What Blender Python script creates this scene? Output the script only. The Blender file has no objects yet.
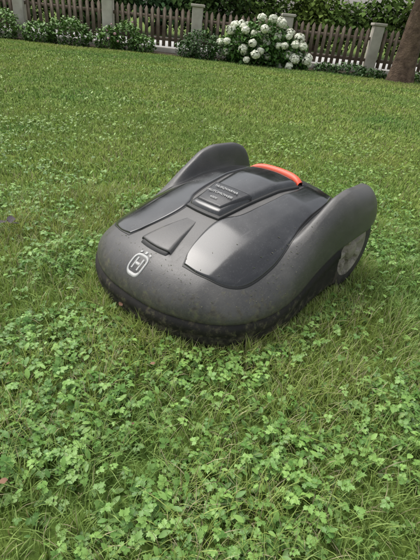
import bpy, math, random, numpy as np
from mathutils import Matrix, Vector
rng=np.random.default_rng(7); random.seed(7)
scene=bpy.context.scene
R=math.radians
# ---------------------------------------------------------------- helpers
def link(o,parent=None):
    scene.collection.objects.link(o)
    if parent is not None: o.parent=parent
    return o
def empty(name,loc=(0,0,0),rotz=0):
    e=bpy.data.objects.new(name,None); e.location=loc; e.rotation_euler=(0,0,rotz); e.empty_display_size=.2
    return link(e)
def npmesh(name,V,F,mat,parent=None,col=None,smooth=True,loc=None):
    me=bpy.data.meshes.new(name)
    V=np.asarray(V,dtype=np.float32)
    if not isinstance(F,(list,tuple)): F=[F]
    F=[np.asarray(f,dtype=np.int32) for f in F if len(f)]
    loops=np.concatenate([f.ravel() for f in F]); sizes=np.concatenate([np.full(len(f),f.shape[1],dtype=np.int32) for f in F])
    starts=np.concatenate([[0],np.cumsum(sizes)[:-1]]).astype(np.int32)
    me.vertices.add(len(V)); me.vertices.foreach_set('co',V.ravel())
    me.loops.add(len(loops)); me.loops.foreach_set('vertex_index',loops)
    me.polygons.add(len(sizes)); me.polygons.foreach_set('loop_start',starts)
    try: me.polygons.foreach_set('loop_total',sizes)
    except Exception: pass
    me.update(calc_edges=True)
    me.validate()
    if smooth: me.polygons.foreach_set('use_smooth',np.ones(len(me.polygons),dtype=bool))
    if col is not None:
        a=me.color_attributes.new('Col','FLOAT_COLOR','POINT')
        c=np.ones((len(V),4),dtype=np.float32); c[:,:3]=col
        a.data.foreach_set('color',c.ravel())
    if mat: me.materials.append(mat)
    o=bpy.data.objects.new(name,me)
    if loc is not None: o.location=loc
    return link(o,parent)
def nodes(name):
    m=bpy.data.materials.new(name); m.use_nodes=True
    nt=m.node_tree; return m,nt,nt.nodes['Principled BSDF'],nt.nodes['Material Output']
def N(nt,t,**k):
    n=nt.nodes.new(t)
    for a,b in k.items():
        if a in n.inputs.keys(): n.inputs[a].default_value=b
        else: setattr(n,a,b)
    return n
def ramp(nt,fac,stops):
    r=nt.nodes.new('ShaderNodeValToRGB'); e=r.color_ramp.elements
    while len(e)<len(stops): e.new(.5)
    for i,(p,c) in enumerate(stops):
        e[i].position=p; e[i].color=(c[0],c[1],c[2],1) if hasattr(c,'__len__') else (c,c,c,1)
    nt.links.new(fac,r.inputs[0]); return r
def noisemat(name,c1,c2,scale=8,rough=.8,bump=.3,bscale=40,spec=.3,dist=.01,detail=6):
    m,nt,p,o=nodes(name); L=nt.links.new
    tc=N(nt,'ShaderNodeTexCoord')
    n=N(nt,'ShaderNodeTexNoise'); n.inputs['Scale'].default_value=scale; n.inputs['Detail'].default_value=detail
    L(tc.outputs['Object'],n.inputs['Vector'])
    r=ramp(nt,n.outputs['Fac'],[(.3,c1),(.7,c2)]); L(r.outputs[0],p.inputs['Base Color'])
    p.inputs['Roughness'].default_value=rough; p.inputs['Specular IOR Level'].default_value=spec
    if bump:
        b=N(nt,'ShaderNodeTexNoise'); b.inputs['Scale'].default_value=bscale; b.inputs['Detail'].default_value=5
        L(tc.outputs['Object'],b.inputs['Vector'])
        bp=N(nt,'ShaderNodeBump'); bp.inputs['Strength'].default_value=bump; bp.inputs['Distance'].default_value=dist
        L(b.outputs['Fac'],bp.inputs['Height']); L(bp.outputs[0],p.inputs['Normal'])
    return m
def leafmat(name,trans=.35,rough=.5,spec=.35):
    m,nt,p,o=nodes(name); L=nt.links.new
    a=N(nt,'ShaderNodeAttribute'); a.attribute_name='Col'
    if rough is None:
        dfu=N(nt,'ShaderNodeBsdfDiffuse'); L(a.outputs['Color'],dfu.inputs[0]); nt.nodes.remove(p); L(dfu.outputs[0],o.inputs[0]); return m
    L(a.outputs['Color'],p.inputs['Base Color']); p.inputs['Roughness'].default_value=rough; p.inputs['Specular IOR Level'].default_value=spec
    if trans<=0: return m
    t=N(nt,'ShaderNodeBsdfTranslucent')
    hs=N(nt,'ShaderNodeMix',data_type='RGBA',blend_type='MULTIPLY'); hs.inputs[0].default_value=1
    hs.inputs[7].default_value=(1.2,1.2,.6,1); L(a.outputs['Color'],hs.inputs[6]); L(hs.outputs[2],t.inputs['Color'])
    mx=N(nt,'ShaderNodeMixShader'); mx.inputs[0].default_value=trans
    L(p.outputs[0],mx.inputs[1]); L(t.outputs[0],mx.inputs[2]); L(mx.outputs[0],o.inputs[0])
    return m
def instance(T,F,pos,yaw,tilt,scale,tdir=None):
    n=len(pos); k=len(T)
    if scale.ndim==1: scale=np.repeat(scale[:,None],3,1)
    P=T[None]*scale[:,None,:]
    ct,st=np.cos(tilt)[:,None],np.sin(tilt)[:,None]
    y=P[:,:,1]*ct-P[:,:,2]*st; z=P[:,:,1]*st+P[:,:,2]*ct; x=P[:,:,0]
    cy,sy=np.cos(yaw)[:,None],np.sin(yaw)[:,None]
    X=x*cy-y*sy; Y=x*sy+y*cy
    V=np.stack([X,Y,z],-1)+pos[:,None,:]
    FF=F[None]+(np.arange(n)*k)[:,None,None]
    return V.reshape(-1,3),FF.reshape(-1,F.shape[1])
def waves(x,y,freq,seed,n=7):
    r=np.random.default_rng(seed); s=0
    for i in range(n):
        a=r.uniform(0,2*math.pi); f=freq*r.uniform(.6,1.6); s=s+np.sin(f*(x*math.cos(a)+y*math.sin(a))+r.uniform(0,6.28))
    return s/math.sqrt(n)
def ss(t): t=np.clip(t,0,1); return t*t*(3-2*t)
def ground(x,y):
    r=np.sqrt(x*x+y*y)
    return -.27*ss((y-2.2)/12.)*1.25+.006*waves(x,y,3.,3)*np.clip(r,0,1)
# ---------------------------------------------------------------- camera
H=.61
cam=bpy.data.cameras.new('camera'); cam.sensor_fit='VERTICAL'; cam.sensor_height=24; cam.lens=24*421/560
cam.clip_end=500; cam.clip_start=.02
co=bpy.data.objects.new('camera',cam); link(co)
co.matrix_world=Matrix.Translation((0,0,H))@Matrix.Rotation(R(90-32),4,'X')@Matrix.Rotation(R(6),4,'Z')
scene.camera=co
# ---------------------------------------------------------------- light
w=bpy.data.worlds.new('World'); scene.world=w; w.use_nodes=True; nt=w.node_tree
bg=nt.nodes['Background']; sky=nt.nodes.new('ShaderNodeTexSky'); sky.sky_type='NISHITA'; sky.sun_disc=False
sky.sun_elevation=R(62); sky.sun_rotation=R(-50); sky.dust_density=5; sky.air_density=1.6
hs=nt.nodes.new('ShaderNodeHueSaturation'); hs.inputs['Saturation'].default_value=.3; hs.inputs['Value'].default_value=1.45
nt.links.new(sky.outputs[0],hs.inputs['Color']); nt.links.new(hs.outputs[0],bg.inputs[0]); bg.inputs[1].default_value=.15
sl=bpy.data.lights.new('sun','SUN'); sl.energy=2.0; sl.angle=R(45); sl.color=(1,.97,.93)
so=bpy.data.objects.new('sun',sl); link(so)
d=Vector((math.sin(R(-50))*math.cos(R(62)),math.cos(R(-50))*math.cos(R(62)),math.sin(R(62))))
so.rotation_euler=d.to_track_quat('Z','Y').to_euler()
scene.view_settings.view_transform='Standard'; scene.view_settings.look='None'; scene.view_settings.exposure=0
# ---------------------------------------------------------------- ground
def lawn_mat():
    m,nt,p,o=nodes('lawn_soil'); L=nt.links.new
    tc=N(nt,'ShaderNodeTexCoord')
    n1=N(nt,'ShaderNodeTexNoise'); n1.inputs['Scale'].default_value=28; n1.inputs['Detail'].default_value=8; n1.inputs['Roughness'].default_value=.75
    n2=N(nt,'ShaderNodeTexNoise'); n2.inputs['Scale'].default_value=1.3; n2.inputs['Detail'].default_value=3
    L(tc.outputs['Object'],n1.inputs[0]); L(tc.outputs['Object'],n2.inputs[0])
    r1=ramp(nt,n1.outputs['Fac'],[(.3,(.04,.05,.018)),(.5,(.10,.15,.035)),(.7,(.19,.24,.07))])
    r2=ramp(nt,n2.outputs['Fac'],[(.35,(.8,.95,.8)),(.65,(1.2,1.1,.9))])
    mx=N(nt,'ShaderNodeMix',data_type='RGBA',blend_type='MULTIPLY'); mx.inputs[0].default_value=1
    L(r1.outputs[0],mx.inputs[6]); L(r2.outputs[0],mx.inputs[7]); L(mx.outputs[2],p.inputs['Base Color'])
    p.inputs['Roughness'].default_value=.95; p.inputs['Specular IOR Level'].default_value=.1
    bp=N(nt,'ShaderNodeBump'); bp.inputs['Strength'].default_value=.8; bp.inputs['Distance'].default_value=.01
    L(n1.outputs['Fac'],bp.inputs['Height']); L(bp.outputs[0],p.inputs['Normal'])
    return m
ys=np.concatenate([np.linspace(-60,-3,8),np.linspace(-2.5,16,120),np.linspace(17,300,25)])
xs=np.concatenate([np.linspace(-300,-12,14),np.linspace(-11,11,110),np.linspace(12,300,14)])
GX,GY=np.meshgrid(xs,ys); V=np.stack([GX,GY,ground(GX,GY)],-1).reshape(-1,3)
i,j=np.meshgrid(np.arange(len(ys)-1),np.arange(len(xs)-1),indexing='ij'); a=(i*len(xs)+j).ravel()
npmesh('ground',V,np.stack([a,a+1,a+1+len(xs),a+len(xs)],1),lawn_mat())
# ---------------------------------------------------------------- mower placement
AZ=R(40); MC=np.array([.028,1.012])
Bv=np.array([math.sin(AZ),math.cos(AZ)]); Lv=np.array([math.cos(AZ),-math.sin(AZ)])
def mlocal(x,y):
    dx=x-MC[0]; dy=y-MC[1]
    return -(dx*Bv[0]+dy*Bv[1]), dx*Lv[0]+dy*Lv[1]
HO=[(.324,0),(.321,.06),(.307,.12),(.277,.180),(.233,.228),(.175,.255),(.11,.265),(.04,.264),(-.04,.259),(-.12,.262),(-.19,.270),(-.27,.270),(-.33,.256),(-.350,.232),(-.346,.20),(-.325,.175),(-.325,.08),(-.33,0)]
ZR=[.082,.082,.082,.082,.082,.082,.084,.092,.118,.15,.170,.176,.180,.176,.160,.13,.12,.12]
def catmull(P,n):
    P=np.array(P,float); P=np.vstack([2*P[0]-P[1],P,2*P[-1]-P[-2]]); out=[]
    m=len(P)-3
    for t in np.linspace(0,m-1e-6,n):
        k=int(t); f=t-k; p0,p1,p2,p3=P[k:k+4]
        out.append(.5*((2*p1)+(-p0+p2)*f+(2*p0-5*p1+4*p2-p3)*f*f+(-p0+3*p1-3*p2+p3)*f**3))
    return np.array(out)
hp=catmull([(a[0],a[1],z) for a,z in zip(HO,ZR)],300)
CX=0.0
oang=np.arctan2(hp[:,1],hp[:,0]-CX); orad=np.hypot(hp[:,0]-CX,hp[:,1]); ozr=hp[:,2]
od=np.argsort(oang); oang,orad,ozr=oang[od],orad[od],ozr[od]
def rho(x,y):
    a=np.arctan2(np.abs(y),x-CX); return np.hypot(x-CX,y)/np.interp(a,oang,orad)
zcx=[-.34,-.3,-.25,-.2,-.1,0,.1,.2,.27,.33]; zcz=[.190,.215,.240,.250,.250,.234,.212,.183,.157,.124]
xs_f=np.linspace(-.4,.4,321)
def itp(x,xp,fp):
    return np.interp(x,xs_f,np.convolve(np.pad(np.interp(xs_f,xp,fp),8,mode='edge'),np.hanning(17)/np.hanning(17).sum(),'valid'))
def surf(x,y):
    a=np.arctan2(np.abs(y),x-CX); r=rho(x,y); zr=np.interp(a,oang,ozr)
    ay=np.abs(y)
    dome=itp(x,zcx,zcz)-.75*y*y-.96*np.clip(ay-.15,0,1)**1.5
    fz=itp(x,[-.36,-.345,-.31,-.27,-.17,-.12,-.03,.04,.12,.22],[.224,.240,.268,.281,.284,.274,.222,.184,.152,.137])
    yc=itp(x,[-.35,-.2,0,.2],[.226,.233,.231,.222]); wd=.030
    sg=ss((.14-x)/.2)
    g=np.exp(-(np.abs(ay-yc)/wd)**6)
    g=np.where(ay>yc,1,g)*sg
    slope=np.clip(ay-yc,0,1)*-.35
    top=dome*(1-g)+(fz+slope)*g
    rr=np.clip(r,0,1)
    f=np.clip(1-rr**20,0,1)**.5
    return zr+(top-zr)*f
# ---------------------------------------------------------------- mower materials
def plastic(name,base,rough,bumpn=.15,dust=.25,dustc=(.22,.2,.17),coat=0,spec=.5,bscale=350,mud=0.,zlo=.07,zhi=.17):
    m,nt,p,o=nodes(name); L=nt.links.new
    tc=N(nt,'ShaderNodeTexCoord')
    def noise(s,d,r=.5,vec=None):
        n=N(nt,'ShaderNodeTexNoise'); n.inputs['Scale'].default_value=s; n.inputs['Detail'].default_value=d; n.inputs['Roughness'].default_value=r
        L(vec or tc.outputs['Object'],n.inputs[0]); return n
    n=noise(9,8,.7); s=noise(260,2)
    mp=N(nt,'ShaderNodeMapping'); mp.inputs['Scale'].default_value=(3,60,20); L(tc.outputs['Object'],mp.inputs[0])
    s3=noise(3,4,.5,mp.outputs[0])
    r1=ramp(nt,n.outputs['Fac'],[(.42,0),(.75,1)]); r2=ramp(nt,s.outputs['Fac'],[(.58,0),(.72,1)]); r3=ramp(nt,s3.outputs['Fac'],[(.6,0),(.75,1)])
    add=N(nt,'ShaderNodeMath',operation='MULTIPLY_ADD'); L(r2.outputs[0],add.inputs[0]); add.inputs[1].default_value=.6; L(r1.outputs[0],add.inputs[2])
    ad2=N(nt,'ShaderNodeMath',operation='MULTIPLY_ADD'); L(r3.outputs[0],ad2.inputs[0]); ad2.inputs[1].default_value=.6; L(add.outputs[0],ad2.inputs[2])
    mu=N(nt,'ShaderNodeMath',operation='MULTIPLY'); L(ad2.outputs[0],mu.inputs[0]); mu.inputs[1].default_value=dust
    mx=N(nt,'ShaderNodeMix',data_type='RGBA'); L(mu.outputs[0],mx.inputs[0]); mx.inputs[6].default_value=(*base,1); mx.inputs[7].default_value=(*dustc,1)
    colo=mx.outputs[2]; fac=mu.outputs[0]
    if mud>0:
        sx=N(nt,'ShaderNodeSeparateXYZ'); L(tc.outputs['Object'],sx.inputs[0])
        mr=N(nt,'ShaderNodeMapRange'); mr.inputs[1].default_value=zhi; mr.inputs[2].default_value=zlo; mr.inputs[3].default_value=0; mr.inputs[4].default_value=.22; L(sx.outputs['Z'],mr.inputs[0])
        n5=noise(38,9,.78); ad=N(nt,'ShaderNodeMath',operation='ADD'); L(mr.outputs[0],ad.inputs[0]); L(n5.outputs['Fac'],ad.inputs[1])
        r5=ramp(nt,ad.outputs[0],[(.63,0),(.74,1)])
        m5=N(nt,'ShaderNodeMath',operation='MULTIPLY'); L(r5.outputs[0],m5.inputs[0]); m5.inputs[1].default_value=mud
        n6=noise(90,4); c6=ramp(nt,n6.outputs['Fac'],[(.35,(.035,.03,.022)),(.55,(.10,.09,.06)),(.7,(.13,.14,.06))])
        mm=N(nt,'ShaderNodeMix',data_type='RGBA'); L(m5.outputs[0],mm.inputs[0]); L(colo,mm.inputs[6]); L(c6.outputs[0],mm.inputs[7]); colo=mm.outputs[2]
        mxx=N(nt,'ShaderNodeMath',operation='MAXIMUM'); L(fac,mxx.inputs[0]); L(m5.outputs[0],mxx.inputs[1]); fac=mxx.outputs[0]
    L(colo,p.inputs['Base Color'])
    rm=N(nt,'ShaderNodeMath',operation='MULTIPLY_ADD'); rm.use_clamp=True; L(fac,rm.inputs[0]); rm.inputs[1].default_value=.6; rm.inputs[2].default_value=rough
    L(rm.outputs[0],p.inputs['Roughness']); p.inputs['Specular IOR Level'].default_value=spec; p.inputs['Coat Weight'].default_value=coat; p.inputs['Coat Roughness'].default_value=.12
    b=noise(bscale,2)
    bp=N(nt,'ShaderNodeBump'); bp.inputs['Strength'].default_value=bumpn; bp.inputs['Distance'].default_value=.0006
    L(b.outputs['Fac'],bp.inputs['Height']); L(bp.outputs[0],p.inputs['Normal'])
    return m
M_grey=plastic('grey_plastic',(.056,.054,.053),.38,.3,.34,dustc=(.19,.18,.16),mud=.7)
M_black=plastic('black_gloss',(.012,.012,.013),.15,.04,.18,dustc=(.16,.16,.16),coat=.35,spec=.55)
M_hatch=plastic('black_hatch',(.016,.016,.018),.27,.05,.2,dustc=(.15,.15,.15),spec=.45)
M_rough=plastic('black_rough',(.012,.011,.0105),.7,1.,.3,dustc=(.07,.06,.05),bscale=90,spec=.3,mud=.8,zlo=.02,zhi=.12)
M_slot=plastic('black_slot',(.006,.006,.006),.5,.1,.1,dustc=(.05,.05,.05))
M_red=plastic('red_plastic',(.68,.085,.035),.4,.1,.15)
M_label=plastic('label_grey',(.40,.40,.39),.45,.1,.3)
M_hub=plastic('hub_grey',(.29,.265,.22),.6,.3,.5,dustc=(.12,.09,.06),mud=.8,zlo=.0,zhi=.22)
M_tyre=plastic('tyre_rubber',(.03,.028,.026),.8,.5,.5,dustc=(.12,.09,.06))
mower=empty('robotic_lawn_mower')
mz=float(ground(MC[0],MC[1]))
mower.matrix_world=Matrix(((-Bv[0],Lv[0],0,MC[0]),(-Bv[1],Lv[1],0,MC[1]),(0,0,1,mz+.004),(0,0,0,1)))
def gridfaces(nu,nv,wrap=False):
    i,j=np.meshgrid(np.arange(nu if wrap else nu-1),np.arange(nv-1),indexing='ij')
    i2=(i+1)%nu
    return np.stack([i*nv+j,i2*nv+j,i2*nv+j+1,i*nv+j+1],-1).reshape(-1,4)
NT,NR=480,150
th=np.interp(np.linspace(0,1,NT//2),np.linspace(0,1,len(oang)),oang)
full=np.concatenate([th,-th[::-1][1:-1]]); NT=len(full)
rad=np.interp(np.abs(full),oang,orad); zrm=np.interp(np.abs(full),oang,ozr)
rr=1-(1-np.linspace(0,1,NR))**2.0; rr[0]=.002
X=CX+np.cos(full)[:,None]*rad[:,None]*rr; Y=np.sin(full)[:,None]*rad[:,None]*rr
Z=surf(X,Y)
lipx=[]
for s,dz in ((.998,-.006),(.985,-.010),(.95,-.006),(.93,.02)):
    lipx.append(np.stack([CX+np.cos(full)*rad*s,np.sin(full)*rad*s,zrm+dz],-1))
V=np.concatenate([np.stack([X,Y,Z],-1)]+[l[:,None,:] for l in lipx],1); nv=V.shape[1]
npmesh('body_shell',V.reshape(-1,3),gridfaces(NT,nv,True),M_grey,mower)
# bumper skirt
sel=np.abs(full)<2.05
f2=np.sort(full[sel]); r2=np.interp(np.abs(f2),oang,orad); zz=np.interp(np.abs(f2),oang,ozr)
lim=np.interp(np.abs(f2),[1.6,2.05],[0,.10])
prof=[(.965,.0,1),(.985,-.003,1),(1.000,-.009,1),(1.012,-.013,1),(1.018,-.020,1),(1.020,-.030,1),(1.010,-.034,1),(1.012,-.039,1),(1.012,.036,0),(1.002,.024,0),(.985,.014,0),(.955,.008,0),(.9,.010,0)]
V=[]
for s,z,t in prof:
    z0=(zz+z) if t else np.minimum(np.full_like(f2,z),zz-.045)+lim*.25
    V.append(np.stack([CX+np.cos(f2)*r2*s,np.sin(f2)*r2*s,z0],-1))
V=np.stack(V,1); npmesh('front_bumper',V.reshape(-1,3),gridfaces(len(f2),len(prof)),M_rough,mower)
V=[]
for s,z in [(.94,.19),(.94,.08),(.88,.04),(.01,.035)]:
    x_=CX+np.cos(full)*rad*s; y_=np.clip(np.sin(full)*rad*s,-.175,.175); top=surf(x_,y_)-.012
    V.append(np.stack([x_,y_,np.minimum(z,top)],-1))
V=np.stack(V,1); npmesh('chassis',V.reshape(-1,3),gridfaces(NT,4,True),M_rough,mower)
def resamp(C,n):
    C=catmull(C,240); d=np.concatenate([[0],np.cumsum(np.hypot(*np.diff(C[:,:2],axis=0).T))]); t=np.linspace(0,d[-1],n)
    return np.stack([np.interp(t,d,C[:,0]),np.interp(t,d,C[:,1])],1)
def panel(name,A,B,off,mat,nu=120,nv=40,edge=.004,mirror=False,dome=0,deep=.006):
    A=resamp(A,nu); B=resamp(B,nu)
    e=edge/max(np.hypot(*(A-B).T).mean(),1e-4); t=np.concatenate([[0,0,e*.3,e],np.linspace(e*1.6,1-e*1.6,nv),[1-e,1-e*.3,1,1]])
    hv=np.concatenate([[-deep,0,.75,1],np.ones(nv),[1,.75,0,-deep]])
    P=A[:,None]*(1-t)[None,:,None]+B[:,None]*t[None,:,None]
    L=np.hypot(*np.diff(A,axis=0).T).sum(); eu=edge/max(L,1e-4)
    def row(u):
        k=min(int(u*(nu-1)),nu-2); f=u*(nu-1)-k; return P[k]*(1-f)+P[k+1]*f
    us=np.concatenate([[0,0,eu*.3,eu],np.linspace(eu*1.6,1-eu*1.6,nu),[1-eu,1-eu*.3,1,1]])
    hu=np.concatenate([[-deep,0,.75,1],np.ones(nu),[1,.75,0,-deep]])
    G=np.array([row(u) for u in us])
    z=surf(G[...,0],G[...,1])
    hm=np.minimum(hu[:,None],hv[None,:])
    bump=np.sin(np.pi*np.clip(us,0,1))[:,None]*np.sin(np.pi*t)[None,:]*dome
    z=z+np.where(hm<0,-deep,hm*off)+bump*(hm>0)
    V=np.concatenate([G,z[...,None]],-1)
    F=gridfaces(len(us),len(t))
    if mirror: V[...,1]*=-1
    return npmesh(name,V.reshape(-1,3),F,mat,mower)
Ao=[(.242,.090),(.238,.135),(.216,.184),(.175,.211),(.10,.217),(.03,.207),(-.04,.192),(-.12,.182),(-.19,.171),(-.24,.156)]
Bi=[(.222,.079),(.190,.067),(.145,.056),(.108,.053),(.080,.060),(.048,.078),(-.01,.088),(-.09,.095),(-.17,.097),(-.24,.085)]
def outset(A,B,dd):
    A=np.array(A);B=np.array(B); n=(A-B)/np.linalg.norm(A-B,axis=1)[:,None]
    A2=A+n*dd;B2=B-n*dd; A2[0]+=(.003,-.001);B2[0]+=(.003,-.001); return A2.tolist(),B2.tolist()
Ag,Bg=outset(Ao,Bi,.003)
for mir in (False,True):
    panel('hood_panel',Ao,Bi,.0042,M_black,mirror=mir)
    panel('panel_seam_shade',Ag,Bg,.0010,M_slot,mirror=mir,edge=.001)  # near-black sheet under each hood panel, stands in for shade in the seam
panel('rear_cover',[(-.197,-.086),(-.21,-.05),(-.213,0),(-.21,.05),(-.197,.086)],[(-.30,-.13),(-.31,-.07),(-.312,0),(-.31,.07),(-.30,.13)],.004,M_hatch)
panel('hatch_seam_shade',[(.100,-.054),(.104,-.025),(.105,0),(.104,.025),(.100,.054)],[(-.175,-.091),(-.186,-.045),(-.19,0),(-.186,.045),(-.175,.091)],.0055,M_slot,edge=.002)  # dark rim sheet below the hatch, paints the shade of its gap
panel('display_hatch',[(.092,-.049),(.096,-.025),(.097,0),(.096,.025),(.092,.049)],[(-.175,-.084),(-.186,-.045),(-.19,0),(-.186,.045),(-.175,.084)],.014,M_black,edge=.009,dome=.003)
panel('keypad_cover',[(.080,-.039),(.083,0),(.080,.039)],[(-.01,-.062),(-.008,0),(-.01,.062)],.0185,M_hatch,edge=.004,dome=.003)
V=[]
for u in np.linspace(-1,1,60):
    y=u*.083; x=-.192-.016*(1-u*u)
    zb=float(surf(np.array(x),np.array(y)))
    V.append([(x+dx,y,zb+dz*(1-.5*abs(u)**6)) for dx,dz in ((.014,-.004),(.014,.012),(.010,.019),(0,.021),(-.006,.018),(-.009,.010),(-.009,-.004))])
npmesh('stop_button_band',np.array(V).reshape(-1,3),gridfaces(60,7),M_red,mower)
def scoop(name,xs_,wds,hs_,mat,edge=.004):
    V=[]
    for x,wd,h in zip(xs_,wds,hs_):
        r_=[]
        for yy in np.concatenate([[-wd-edge,-wd],np.linspace(-wd*.96,wd*.96,13),[wd,wd+edge]]):
            inn=abs(yy)<=wd*.97; top=h if inn else (h*.7 if abs(yy)<=wd*1.001 else -.003)
            r_.append((x-.10*yy*yy/.04,yy,float(surf(np.array(x-.10*yy*yy/.04),np.array(yy)))+top))
        V.append(r_)
    V=np.array(V); npmesh(name,V.reshape(-1,3),gridfaces(V.shape[0],V.shape[1]),mat,mower)
scoop('nose_ridge',[.240,.246,.2475,.2475,.246,.242,.230,.20,.16,.125],[.044,.046,.0465,.0465,.046,.045,.042,.034,.023,.012],[-.003,.0035,.0055,.0075,.0086,.0088,.0082,.006,.003,-.001],M_grey)
scoop('sensor_slot',[.257,.254,.249,.246],[.040,.041,.042,.042],[-.003,.0012,.0035,.004],M_slot)
def strip(name,pts,wd,mat,off=.003):
    P=np.array(pts,float); V=[]
    for k in range(len(P)):
        a=P[max(k-1,0)]; b=P[min(k+1,len(P)-1)]; d=b-a; d/=np.hypot(*d)+1e-9; n=np.array([-d[1],d[0]])*wd/2
        for s,o in ((-1,-.002),(-.95,off),(.95,off),(1,-.002)):
            q=P[k]+n*s; V.append((q[0],q[1],float(surf(np.array(q[0]),np.array(q[1])))+o))
    npmesh(name,np.array(V),gridfaces(len(P),4),mat,mower,smooth=False)
cx_,cy_=.293,0.0; a_,b_=.018,.020
ring=[(cx_+a_*np.sign(math.cos(t))*abs(math.cos(t))**.6,cy_+b_*np.sign(math.sin(t))*abs(math.sin(t))**.6) for t in np.linspace(0,2*math.pi,49)]
strip('emblem_ring',ring,.0046,M_label,.0018)
strip('emblem_h_1',[(cx_-.011,-.0085),(cx_+.011,-.0085)],.0046,M_label,.0018); strip('emblem_h_2',[(cx_-.011,.0085),(cx_+.011,.0085)],.0046,M_label,.0018)
strip('emblem_h_3',[(cx_,-.006),(cx_,.006)],.0046,M_label,off=.0016)
for k,yy in enumerate((-.013,0,.013)): strip('emblem_crown_%d'%(k+1),[(cx_-.022,yy),(cx_-.028+abs(yy)*.2,yy*1.15)],.007,M_label,.0016)
def label(txt,x,y,size):
    cu=bpy.data.curves.new('label_text','FONT'); cu.body=txt; cu.size=size; cu.extrude=.0003; cu.align_x='CENTER'
    o=bpy.data.objects.new('label_text',cu); link(o,mower); cu.materials.append(M_label)
    z=float(surf(np.array(x),np.array(y)))+.0225
    dz=(float(surf(np.array(x-.02),np.array(0.)))-float(surf(np.array(x+.02),np.array(0.))))/.04
    up=Vector((-1,0,dz)).normalized(); rt=Vector((0,1,0)); n=rt.cross(up)
    o.matrix_local=Matrix(((rt.x,up.x,n.x,x),(rt.y,up.y,n.y,y),(rt.z,up.z,n.z,z),(0,0,0,1)))
label('HUSQVARNA',.020,0,.0120); label('AUTOMOWER',.044,0,.0120); label('430X',.066,0,.010)
def wheel(name,cx,cy,r,wd,side,lug=True):
    n=112; prof=[(-.5,.55),(-.5,.86),(-.42,.95),(-.3,1),(.3,1),(.42,.95),(.5,.86),(.5,.62)]
    V=[]
    for k in range(n):
        a=2*math.pi*k/n; l=1.0 if (not lug) or (k%8)<4 else .92
        for s,q in prof:
            rr_=r*q*(l if q>.9 else 1); V.append((cx+math.cos(a)*rr_,cy+s*wd*side,r+math.sin(a)*rr_))
    npmesh(name+'_tyre',np.array(V),gridfaces(n,len(prof),True),M_tyre,mower,smooth=False)
    V=[]; prof=[(.30,.70),(.46,.68),(.5,.62),(.44,.58),(.20,.52),(.16,.30),(.36,.24),(.52,.20),(.54,.0)]
    for k in range(n):
        a=2*math.pi*k/n; dp=.30*ss((math.cos(a*7)-.1)/.5)
        for i_,(s,q) in enumerate(prof):
            s2=s+(dp if i_ in (4,5) else 0); V.append((cx+math.cos(a)*r*q,cy+s2*wd*side,r+math.sin(a)*r*q))
    npmesh(name+'_hub',np.array(V),gridfaces(n,len(prof),True),M_hub,mower)
for sd,nm in ((1,'wheel_1'),(-1,'wheel_2')): wheel(nm,-.220,sd*.2335,.114,.052,sd)
for sd,nm in ((1,'caster_1'),(-1,'caster_2')): wheel(nm,.16,sd*.13,.045,.03,sd,False)
# ---------------------------------------------------------------- grass
def sector(n,r0,r1,th):
    r=np.sqrt(rng.uniform(r0*r0,r1*r1,n)); a=rng.uniform(-th,th,n); return r*np.sin(a),r*np.cos(a)
bt=np.array([(-.5,0,0),(.5,0,0),(-.42,.08,.4),(.42,.08,.4),(-.28,.28,.75),(.28,.28,.75),(0,.6,1)],float)
bf=np.array([(0,1,3),(0,3,2),(2,3,5),(2,5,4),(4,5,6)])
bt2=bt[[0,1,2,3,6]]; bf2=np.array([(0,1,3),(0,3,2),(2,3,4)])
def U(a,b,n): return rng.uniform(a,b,n)
# clippings stuck to the mower
n=300; a=rng.uniform(-1.8,1.8,n); q=1-np.abs(rng.normal(0,.16,n)); q=np.clip(q,.3,.995); rd=np.interp(np.abs(a),oang,orad)*q*.985
x=np.cos(a)*rd; y=np.sin(a)*rd
inpan=(np.abs(y)>.05)&(np.abs(y)<.22)&(x<.25); k_=(~inpan)|(U(0,1,n)<.3); x,y,inpan=x[k_],y[k_],inpan[k_]; n=len(x)
T=np.array([(-.5,-.5,0),(.5,-.5,0),(.4,.3,.05),(0,.5,0),(-.4,.3,.05)],float); Fc=np.array([(0,1,2),(0,2,3),(0,3,4)])
V,F=instance(T,Fc,np.stack([x,y,surf(x,y)+.001+.0042*inpan],1),U(0,6.28,n),U(-.15,.15,n),np.stack([U(.0006,.0016,n),U(.0015,.006,n),np.full(n,.002)],1))
b=U(0,1,n)[:,None]; c=np.array([.05,.07,.025])*b+np.array([.16,.15,.11])*(1-b)
npmesh('grass_clippings',V,F,leafmat('clippings',0,.8,.2),mower,col=np.repeat(c,5,0),smooth=False)
def blades(x,y,hgt,wid,T=bt,Fc=bf,lift=1.0,far=0.):
    n=len(x); z=ground(x,y)-.002
    clump=waves(x,y,26.,31)*.5+waves(x,y,60.,32)*.5
    hgt=hgt*(1+.32*np.clip(clump,-1.5,1.5))
    sx,sy=mlocal(x,y); under=rho(sx,sy)<.99
    hgt=np.where(under,np.minimum(hgt,.02),hgt)
    sc=np.stack([wid,hgt*U(.4,1.5,n),hgt],1)
    V,F=instance(T,Fc,np.stack([x,y,z],1),U(0,6.283,n),U(-.5,.4,n),sc)
    b=U(0,1,n)**1.2; pat=waves(x,y,1.3,5)*.75+waves(x,y,5.,6)*.6+waves(x,y,14.,9)*.45+.4*clump
    c=np.stack([.145+.135*b+.045*pat+.034*far,.255+.14*b+.028*pat+.006*far,.062+.055*b+.006*pat+.004*far],1)*lift
    dry=U(0,1,n)<.06+.02*far+.08*np.clip(pat,0,2); c[dry]=np.array([.46,.41,.25])*U(.45,1.1,(dry.sum()))[:,None]
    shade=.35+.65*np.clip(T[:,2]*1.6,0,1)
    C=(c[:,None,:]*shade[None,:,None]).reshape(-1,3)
    return V,F,np.clip(C,.01,1)
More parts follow.
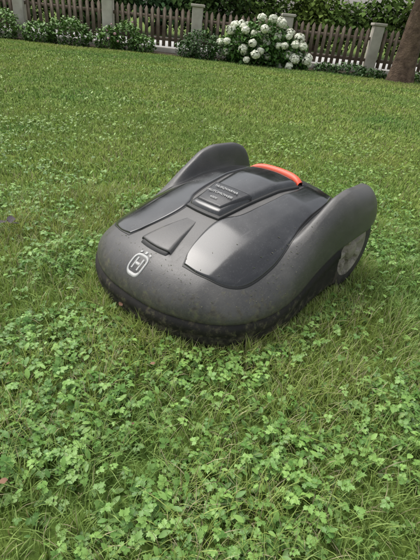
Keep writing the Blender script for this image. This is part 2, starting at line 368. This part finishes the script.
def add(lst):
    V=[];F=[];C=[];o=0
    for v,f,c in lst: V.append(v);F.append(f+o);C.append(c);o+=len(v)
    return np.concatenate(V),np.concatenate(F),np.concatenate(C)
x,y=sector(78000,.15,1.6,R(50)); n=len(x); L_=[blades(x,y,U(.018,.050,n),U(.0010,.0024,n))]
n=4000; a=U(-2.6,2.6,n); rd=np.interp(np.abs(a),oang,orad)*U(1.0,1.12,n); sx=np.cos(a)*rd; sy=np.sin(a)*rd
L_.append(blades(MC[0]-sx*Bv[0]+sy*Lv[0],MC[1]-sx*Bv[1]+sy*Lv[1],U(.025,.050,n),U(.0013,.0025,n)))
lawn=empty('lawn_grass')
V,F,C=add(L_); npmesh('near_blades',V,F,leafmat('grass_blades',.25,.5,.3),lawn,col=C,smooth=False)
L_=[]
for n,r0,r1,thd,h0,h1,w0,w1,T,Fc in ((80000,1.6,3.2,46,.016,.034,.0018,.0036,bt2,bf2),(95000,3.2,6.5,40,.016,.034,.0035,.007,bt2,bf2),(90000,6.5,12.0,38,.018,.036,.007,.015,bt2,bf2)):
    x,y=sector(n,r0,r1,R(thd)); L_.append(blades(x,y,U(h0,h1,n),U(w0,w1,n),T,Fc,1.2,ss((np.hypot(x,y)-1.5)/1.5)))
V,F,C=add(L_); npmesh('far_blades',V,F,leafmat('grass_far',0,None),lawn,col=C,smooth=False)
def leaflet(ang,ln,ox,oy):
    o=[(0,0),(.10,.22),(.30,.34),(.40,.52),(.26,.56),(.36,.80),(.17,.80),(0,1.05)]
    o=o+[(-a,b) for a,b in o[1:-1][::-1]]
    ca,sa=math.cos(ang),math.sin(ang); pts=[(0,.5,.0)]+[(a,b,-.0) for a,b in o]
    out=[]
    for a,b,_ in pts:
        z=.22*abs(a)-.22*b*b+.06*b
        a*=ln;b*=ln; out.append((ox+a*ca-b*sa,oy+a*sa+b*ca,z*ln))
    m=len(o); f=[(0,1+i,1+(i+1)%m) for i in range(m)]
    return out,f
def compound(parts):
    V=[];F=[]
    for p in parts:
        v,f=leaflet(*p); F+=[(a+len(V),b+len(V),c+len(V)) for a,b,c in f]; V+=v
    n=len(V); V+=[(-.02,-.9,-.5),(.02,-.9,-.5),(.015,0,0),(-.015,0,0)]; F+=[(n,n+1,n+2),(n,n+2,n+3)]
    return np.array(V,float),np.array(F)
TA=compound([(0,1,0,.05),(1.15,.85,0,0),(-1.15,.85,0,0)])
TB=compound([(0,.8,0,.35),(1.0,.62,0,.3),(-1.0,.62,0,.3),(1.35,.6,0,-.05),(-1.35,.6,0,-.05)])
ov=[(0,0),(.16,.2),(.24,.5),(.16,.8),(0,1),(-.16,.8),(-.24,.5),(-.16,.2)]
TC=(np.array([(0,.5,-.04)]+[(a,b,.12*abs(a)*2-.2*b*b) for a,b in ov]+[(-.02,-.5,-.2),(.02,-.5,-.2),(0,0,0)],float),np.array([(0,1+i,1+(i+1)%8) for i in range(8)]+[(9,10,11)]))
def leaves(TT,x,y,s,hz):
    T,Fc=TT
    sx,sy=mlocal(x,y); k_=rho(sx,sy)>1.04; x,y,s,hz=x[k_],y[k_],s[k_],hz[k_]; n=len(x)
    z=ground(x,y)+hz
    V,F=instance(T,Fc,np.stack([x,y,z],1),U(0,6.283,n),U(-.6,.9,n),s)
    b=U(0,1,n)**1.4; pat=waves(x,y,7.,11)*.4; f=ss((y-1.3)/1.5)
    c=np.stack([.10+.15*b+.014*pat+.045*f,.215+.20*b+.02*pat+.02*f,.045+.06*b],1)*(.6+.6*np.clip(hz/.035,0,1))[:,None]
    return V,F,np.repeat(c,len(T),0)
L_=[]
for TT,n,r0,r1,thd,s0,s1 in ((TA,10500,.2,1.5,50,.006,.0145),(TB,7500,.2,1.5,50,.006,.017),(TC,7500,.2,1.6,50,.008,.020),(TA,10000,1.5,3,46,.008,.014),(TC,10000,1.5,3.2,46,.010,.022),(TC,14000,3.2,8,40,.016,.032)):
    x,y=sector(n,r0,r1,R(thd)); rd=np.hypot(x,y)
    dens=waves(x,y,5.,21)*.5+waves(x,y,16.,22)*.55+.36-.18*np.clip(rd-.9,0,2)-.10*ss((x-.1)/.4)*ss((1.2-y)/.5)
    k_=U(0,1,n)<np.clip(dens+.15,.10,1); x,y=x[k_],y[k_]; n=len(x)
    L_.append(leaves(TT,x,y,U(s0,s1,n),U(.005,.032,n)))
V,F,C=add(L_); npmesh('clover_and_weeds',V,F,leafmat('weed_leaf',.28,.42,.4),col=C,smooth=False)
# ---------------------------------------------------------------- fence
FY=12.0; fz=float(ground(0,12.0))
M_wood=noisemat('fence_wood',(.115,.085,.064),(.23,.18,.14),6,.85,.4,60)
M_stone=noisemat('pillar_stone',(.36,.33,.28),(.50,.47,.41),5,.9,.5,50)
def boxes(name,L,mat,parent,bev=0):
    V=[];F=[]
    for (x0,x1,y0,y1,z0,z1) in L:
        n=len(V); V+=[(x0,y0,z0),(x1,y0,z0),(x1,y1,z0),(x0,y1,z0),(x0,y0,z1),(x1,y0,z1),(x1,y1,z1),(x0,y1,z1)]
        F+=[(n,n+3,n+2,n+1),(n+4,n+5,n+6,n+7),(n,n+1,n+5,n+4),(n+1,n+2,n+6,n+5),(n+2,n+3,n+7,n+6),(n+3,n,n+4,n+7)]
    o=npmesh(name,np.array(V),np.array(F),mat,parent,smooth=False)
    if bev: b=o.modifiers.new('b','BEVEL'); b.width=bev; b.segments=2
    return o
fence=empty('picket_fence')
posts=[-.97+2.18*k for k in range(-5,7)]
V=[];F=[];FQ=[]
for px in posts[:-1]:
    n=13
    for k in range(n):
        cx=px+.125+.02+(k+.5)*(2.18-.29)/n+rng.uniform(-.006,.006); hw=.040; z0=fz+.16; z1=fz+.92+rng.uniform(-.01,.01); zt=z1+.07; y0,y1=FY-.035,FY-.013; tl=rng.uniform(-.008,.008)
        m=len(V)
        for yy in (y0,y1): V+=[(cx-hw,yy,z0),(cx+hw,yy,z0),(cx+hw+tl,yy,z1),(cx+tl,yy,zt),(cx-hw+tl,yy,z1)]
        F.append((m,m+1,m+2,m+3,m+4)); F.append((m+9,m+8,m+7,m+6,m+5))
        for e in range(5): a=m+e;b=m+(e+1)%5; FQ.append((b,a,a+5,b+5))
npmesh('pickets',np.array(V),[np.array(F),np.array(FQ)],M_wood,fence,smooth=False)
boxes('rails',[(px+.127,px+2.18-.127,FY-.012,FY+.03,fz+z,fz+z+.07) for px in posts[:-1] for z in (.28,.74)],M_wood,fence)
boxes('plinth',[(px+.126,px+2.18-.126,FY-.1,FY+.1,fz-.1,fz+.13) for px in posts[:-1]],M_stone,fence,.01)
boxes('pillars',[(px-.125,px+.125,FY-.125,FY+.125,fz-.1,fz+1.05) for px in posts],M_stone,fence,.012)
boxes('pillar_caps',[(px-.16,px+.16,FY-.16,FY+.16,fz+1.052,fz+1.11) for px in posts],M_stone,fence,.012)
boxes('street',[(-40,40,13.2,18.5,fz-.2,fz+.06)],noisemat('street_paving',(.42,.41,.39),(.52,.51,.48),3,.9,.2),None)
bx=np.linspace(-9,9,120); w_=.55+.25*np.sin(bx*1.1)+.1*np.sin(bx*3.1)
rows=[np.stack([bx,FY-.1-w_*t,ground(bx,FY-.1-w_*t)+.03*(1-t)+.012],-1) for t in (0,.5,1)]
V=np.stack(rows,1); npmesh('flower_bed_soil',V.reshape(-1,3),gridfaces(len(bx),3),noisemat('soil',(.035,.025,.016),(.08,.06,.04),12,.95,.8,60))
# ---------------------------------------------------------------- foliage clouds
lt=np.array([(0,0,0),(.32,.35,.07),(.26,.75,.03),(0,1,-.1),(-.26,.75,.03),(-.32,.35,.07),(0,.5,-.02)],float)
lf=np.array([(6,0,1),(6,1,2),(6,2,3),(6,3,4),(6,4,5),(6,5,0)])
lq=np.array([(0,0,0),(.4,.45,.07),(0,1,-.1),(-.4,.45,.07)],float); lqf=np.array([(0,1,3),(1,2,3)])
M_leaf=leafmat('bush_leaf',0,.55,.3)
M_leaff=leafmat('far_leaf',0,None)
def cloud(blobs,n,size,c1,c2,simple=False,shell=.55):
    B=np.array(blobs,float); wgt=(B[:,3]*B[:,4]*B[:,5])**(.67); k=rng.choice(len(B),n,p=wgt/wgt.sum()); b=B[k]
    d=rng.normal(size=(n,3)); d/=np.linalg.norm(d,axis=1)[:,None]; r=U(shell,1,n)**.7*(1+.12*np.sin(d[:,0]*9+k)*np.cos(d[:,2]*8))
    P=b[:,:3]+d*b[:,3:]*r[:,None]
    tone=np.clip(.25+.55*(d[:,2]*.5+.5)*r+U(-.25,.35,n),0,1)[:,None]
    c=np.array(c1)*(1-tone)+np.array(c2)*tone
    T_,F_=(lq,lqf) if simple else (lt,lf)
    V,F=instance(T_,F_,P,U(0,6.283,n),U(-1.3,.8,n),size*U(.6,1.3,n))
    return V,F,np.repeat(c,len(T_),0)
def bush(name,blobs,n,size,c1,c2,simple=False,shell=.55):
    V,F,C=cloud(blobs,n,size,c1,c2,simple,shell); return npmesh(name,V,F,M_leaff if simple else M_leaf,col=C,smooth=False)
gA,gB=(.025,.06,.018),(.15,.28,.06)
hy=empty('hydrangea_bush')
hbl=[(.2,11.2,.08,.5,.45,.42),(.7,11.1,.2,.6,.5,.48),(1.15,11.1,.05,.5,.45,.38),(.65,11.0,-.05,.8,.45,.3),(1.4,11.0,-.12,.35,.35,.25)]
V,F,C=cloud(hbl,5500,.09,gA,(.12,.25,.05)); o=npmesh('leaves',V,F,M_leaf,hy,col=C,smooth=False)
M_petal=leafmat('petal',0,.6,.2)
pt=np.array([(-.5,-.5,0),(.5,-.5,0),(.5,.5,.1),(-.5,.5,.1)],float); pf=np.array([(0,1,2),(0,2,3)])
def heads(blobs,n,r,c,zmin=-.3):
    B=np.array(blobs); cnt=0; P0=[]
    while cnt<n:
        b=B[rng.integers(len(B))]; d=rng.normal(size=3); d/=np.linalg.norm(d)
        if d[1]>.35 or d[2]<zmin: continue
        p=b[:3]+d*b[3:]*1.05
        if any(np.linalg.norm(p-q)<r*1.35 for q in P0):
            if rng.uniform()<.9: continue
        P0.append(p); cnt+=1
    out=[]
    for p in P0:
        m=110; d=rng.normal(size=(m,3)); d/=np.linalg.norm(d,axis=1)[:,None]; rr_=r*rng.uniform(.65,1.15)
        P=p+d*np.array([rr_,rr_,rr_*.8])*U(.85,1.05,m)[:,None]
        V,F=instance(pt,pf,P,np.arctan2(-d[:,0],d[:,1]),-np.arccos(np.clip(d[:,2],-1,1))+U(-.4,.4,m),np.full(m,r*.42))
        cc=np.array(c)*rng.uniform(.82,1.05)*U(.85,1.05,m)[:,None]; out.append((V,F,np.repeat(cc,4,0)))
    return add(out)
V,F,C=heads(hbl,58,.105,(.86,.87,.72),-.4); npmesh('flower_heads',V,F,M_petal,hy,col=C,smooth=False)
dA,dB=(.02,.05,.015),(.09,.18,.05)
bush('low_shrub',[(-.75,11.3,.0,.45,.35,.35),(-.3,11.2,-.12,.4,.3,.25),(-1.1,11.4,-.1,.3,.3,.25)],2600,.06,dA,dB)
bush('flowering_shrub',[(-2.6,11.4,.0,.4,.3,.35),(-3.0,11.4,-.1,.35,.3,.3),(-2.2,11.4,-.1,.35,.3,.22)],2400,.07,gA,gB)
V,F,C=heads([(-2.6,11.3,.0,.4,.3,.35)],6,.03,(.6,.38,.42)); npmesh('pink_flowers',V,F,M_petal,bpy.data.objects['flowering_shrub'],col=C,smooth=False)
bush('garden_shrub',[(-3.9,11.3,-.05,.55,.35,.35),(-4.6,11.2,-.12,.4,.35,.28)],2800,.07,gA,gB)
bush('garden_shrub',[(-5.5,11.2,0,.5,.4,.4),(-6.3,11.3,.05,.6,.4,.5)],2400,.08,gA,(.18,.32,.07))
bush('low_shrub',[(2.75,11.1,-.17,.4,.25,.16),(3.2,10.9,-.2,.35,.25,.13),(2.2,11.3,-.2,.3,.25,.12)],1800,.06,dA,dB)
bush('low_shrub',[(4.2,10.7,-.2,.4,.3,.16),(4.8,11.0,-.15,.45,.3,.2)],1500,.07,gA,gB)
# ---------------------------------------------------------------- tree
def tube(P,Rd,seg=14,nz=.0):
    P=np.array(P,float); V=[]
    for k in range(len(P)):
        a=P[max(k-1,0)]; b=P[min(k+1,len(P)-1)]; t=(b-a)/np.linalg.norm(b-a); s=np.cross(t,(0,1,.01)); s/=np.linalg.norm(s); q=np.cross(t,s)
        for e in range(seg):
            an=2*math.pi*e/seg; r=Rd[k]*(1+nz*math.sin(an*3+k)*.5+nz*rng.uniform(-.5,.5)); V.append(P[k]+s*math.cos(an)*r+q*math.sin(an)*r)
    V=np.array(V).reshape(len(P),seg,3); V=V.transpose(1,0,2)
    return V.reshape(-1,3),gridfaces(seg,len(P),True)
M_bark=noisemat('bark',(.07,.045,.032),(.20,.135,.095),9,.9,1.,30,dist=.03)
def tree(name,x,y,z0,h,r,crown,n,size,c1,c2):
    e=empty(name,(0,0,0))
    zs=np.linspace(0,1,9); P=[(x+.05*math.sin(t*2.3)*h*.15,y+.03*math.sin(t*5),z0-.1+t*h*.6) for t in zs]; Rd=[r*(1.35-.35*min(1,t*6))*(1-.45*t) for t in zs]
    V,F=tube(P,Rd,18,.12); npmesh('trunk',V,F,M_bark,e)
    for k,b in enumerate(crown):
        q=np.array(b[:3]); s=np.array(P[4+k%5]); mid=(s+q)/2+np.array([0,0,.15*h*.3]); V,F=tube([s,(s*.6+mid*.4),mid,(mid+q)/2,q],[r*.4,r*.32,r*.25,r*.15,r*.05],8,.1); npmesh('limb_%d'%(k+1),V,F,M_bark,e)
    V,F,C=cloud(crown,n,size,c1,c2,True,.35); npmesh('crown',V,F,M_leaff,e,col=C,smooth=False)
tree('fruit_tree',3.69,10.4,float(ground(3.6,10.4)),5.5,.235,[(3.2,10.6,3.6,1.5,1.3,.9),(4.6,10.2,3.9,1.4,1.3,1.),(3.8,11,4.9,1.6,1.4,1.1),(2.3,11.,4.2,1.2,1.2,.8),(5.4,11,3.2,1.1,1.1,.8)],12000,.15,gA,gB)
def sb(xc,y,z,r,h): return [(xc+rng.uniform(-.6,.6)*r,y+rng.uniform(-.3,.3),z+rng.uniform(-.2,.5)*h,r*rng.uniform(.5,.8),.8,h*rng.uniform(.5,.9)) for _ in range(6)]
tones=[((.025,.045,.02),(.10,.17,.05)),((.04,.07,.025),(.20,.31,.08)),((.03,.06,.03),(.13,.24,.10)),((.05,.08,.02),(.26,.36,.09))]
order=[0,2,0,1,0,2,0,1,3,1,3,2,1,3]
for k in range(14):
    xc=-13+k*2.0; c=tones[order[k]]
    bush('roadside_shrub',sb(xc,19.7+rng.uniform(-.5,.5),.75,1.6,1.2),2300,.2,c[0],c[1],True,.3)
for k,(tx,ty) in enumerate(((-11,22),(-7,23.5),(-3.5,22.5),(0,24),(3.5,22.5),(9,22.5))):
    tree('background_tree',tx,ty,-.3,9,.25,[(tx+rng.uniform(-2,2),ty+rng.uniform(-1.5,1.5),rng.uniform(2.5,7.5),2.0,1.8,1.5) for _ in range(8)],5500,.36,(.02,.045,.015),(.11,.21,.05))
M_dead=noisemat('dead_leaf',(.022,.018,.026),(.06,.045,.045),30,.7,0)
M_dead2=noisemat('brown_leaf',(.10,.05,.03),(.22,.12,.07),30,.7,0)
T=np.array([(0,-.5,.02),(.3,-.2,.12),(.35,.2,-.02),(0,.6,.1),(-.3,.3,.15),(-.4,-.15,.03),(0,0,0)],float)
def fallen(name,dl,mat):
    dl=np.array(dl); V,F=instance(T,lf,np.stack([dl[:,0],dl[:,1],ground(dl[:,0],dl[:,1])+dl[:,2]+.004],1),U(0,6,len(dl)),U(-.35,.35,len(dl)),dl[:,3])
    npmesh(name,V,F,mat,smooth=False)
fallen('dark_fallen_leaves',[(-.625,1.11,.038,.040),(-.605,1.12,.042,.034),(-.585,1.105,.040,.026),(-1.9,5.2,.03,.05),(-4.,7.2,.03,.07)],M_dead)
fallen('brown_fallen_leaves',[(-.195,.765,.044,.013),(-.092,.587,.045,.010),(-.255,.33,.042,.012),(-.10,.45,.040,.006),(.1,3.2,.03,.02),(-.35,.55,.042,.007)],M_dead2)
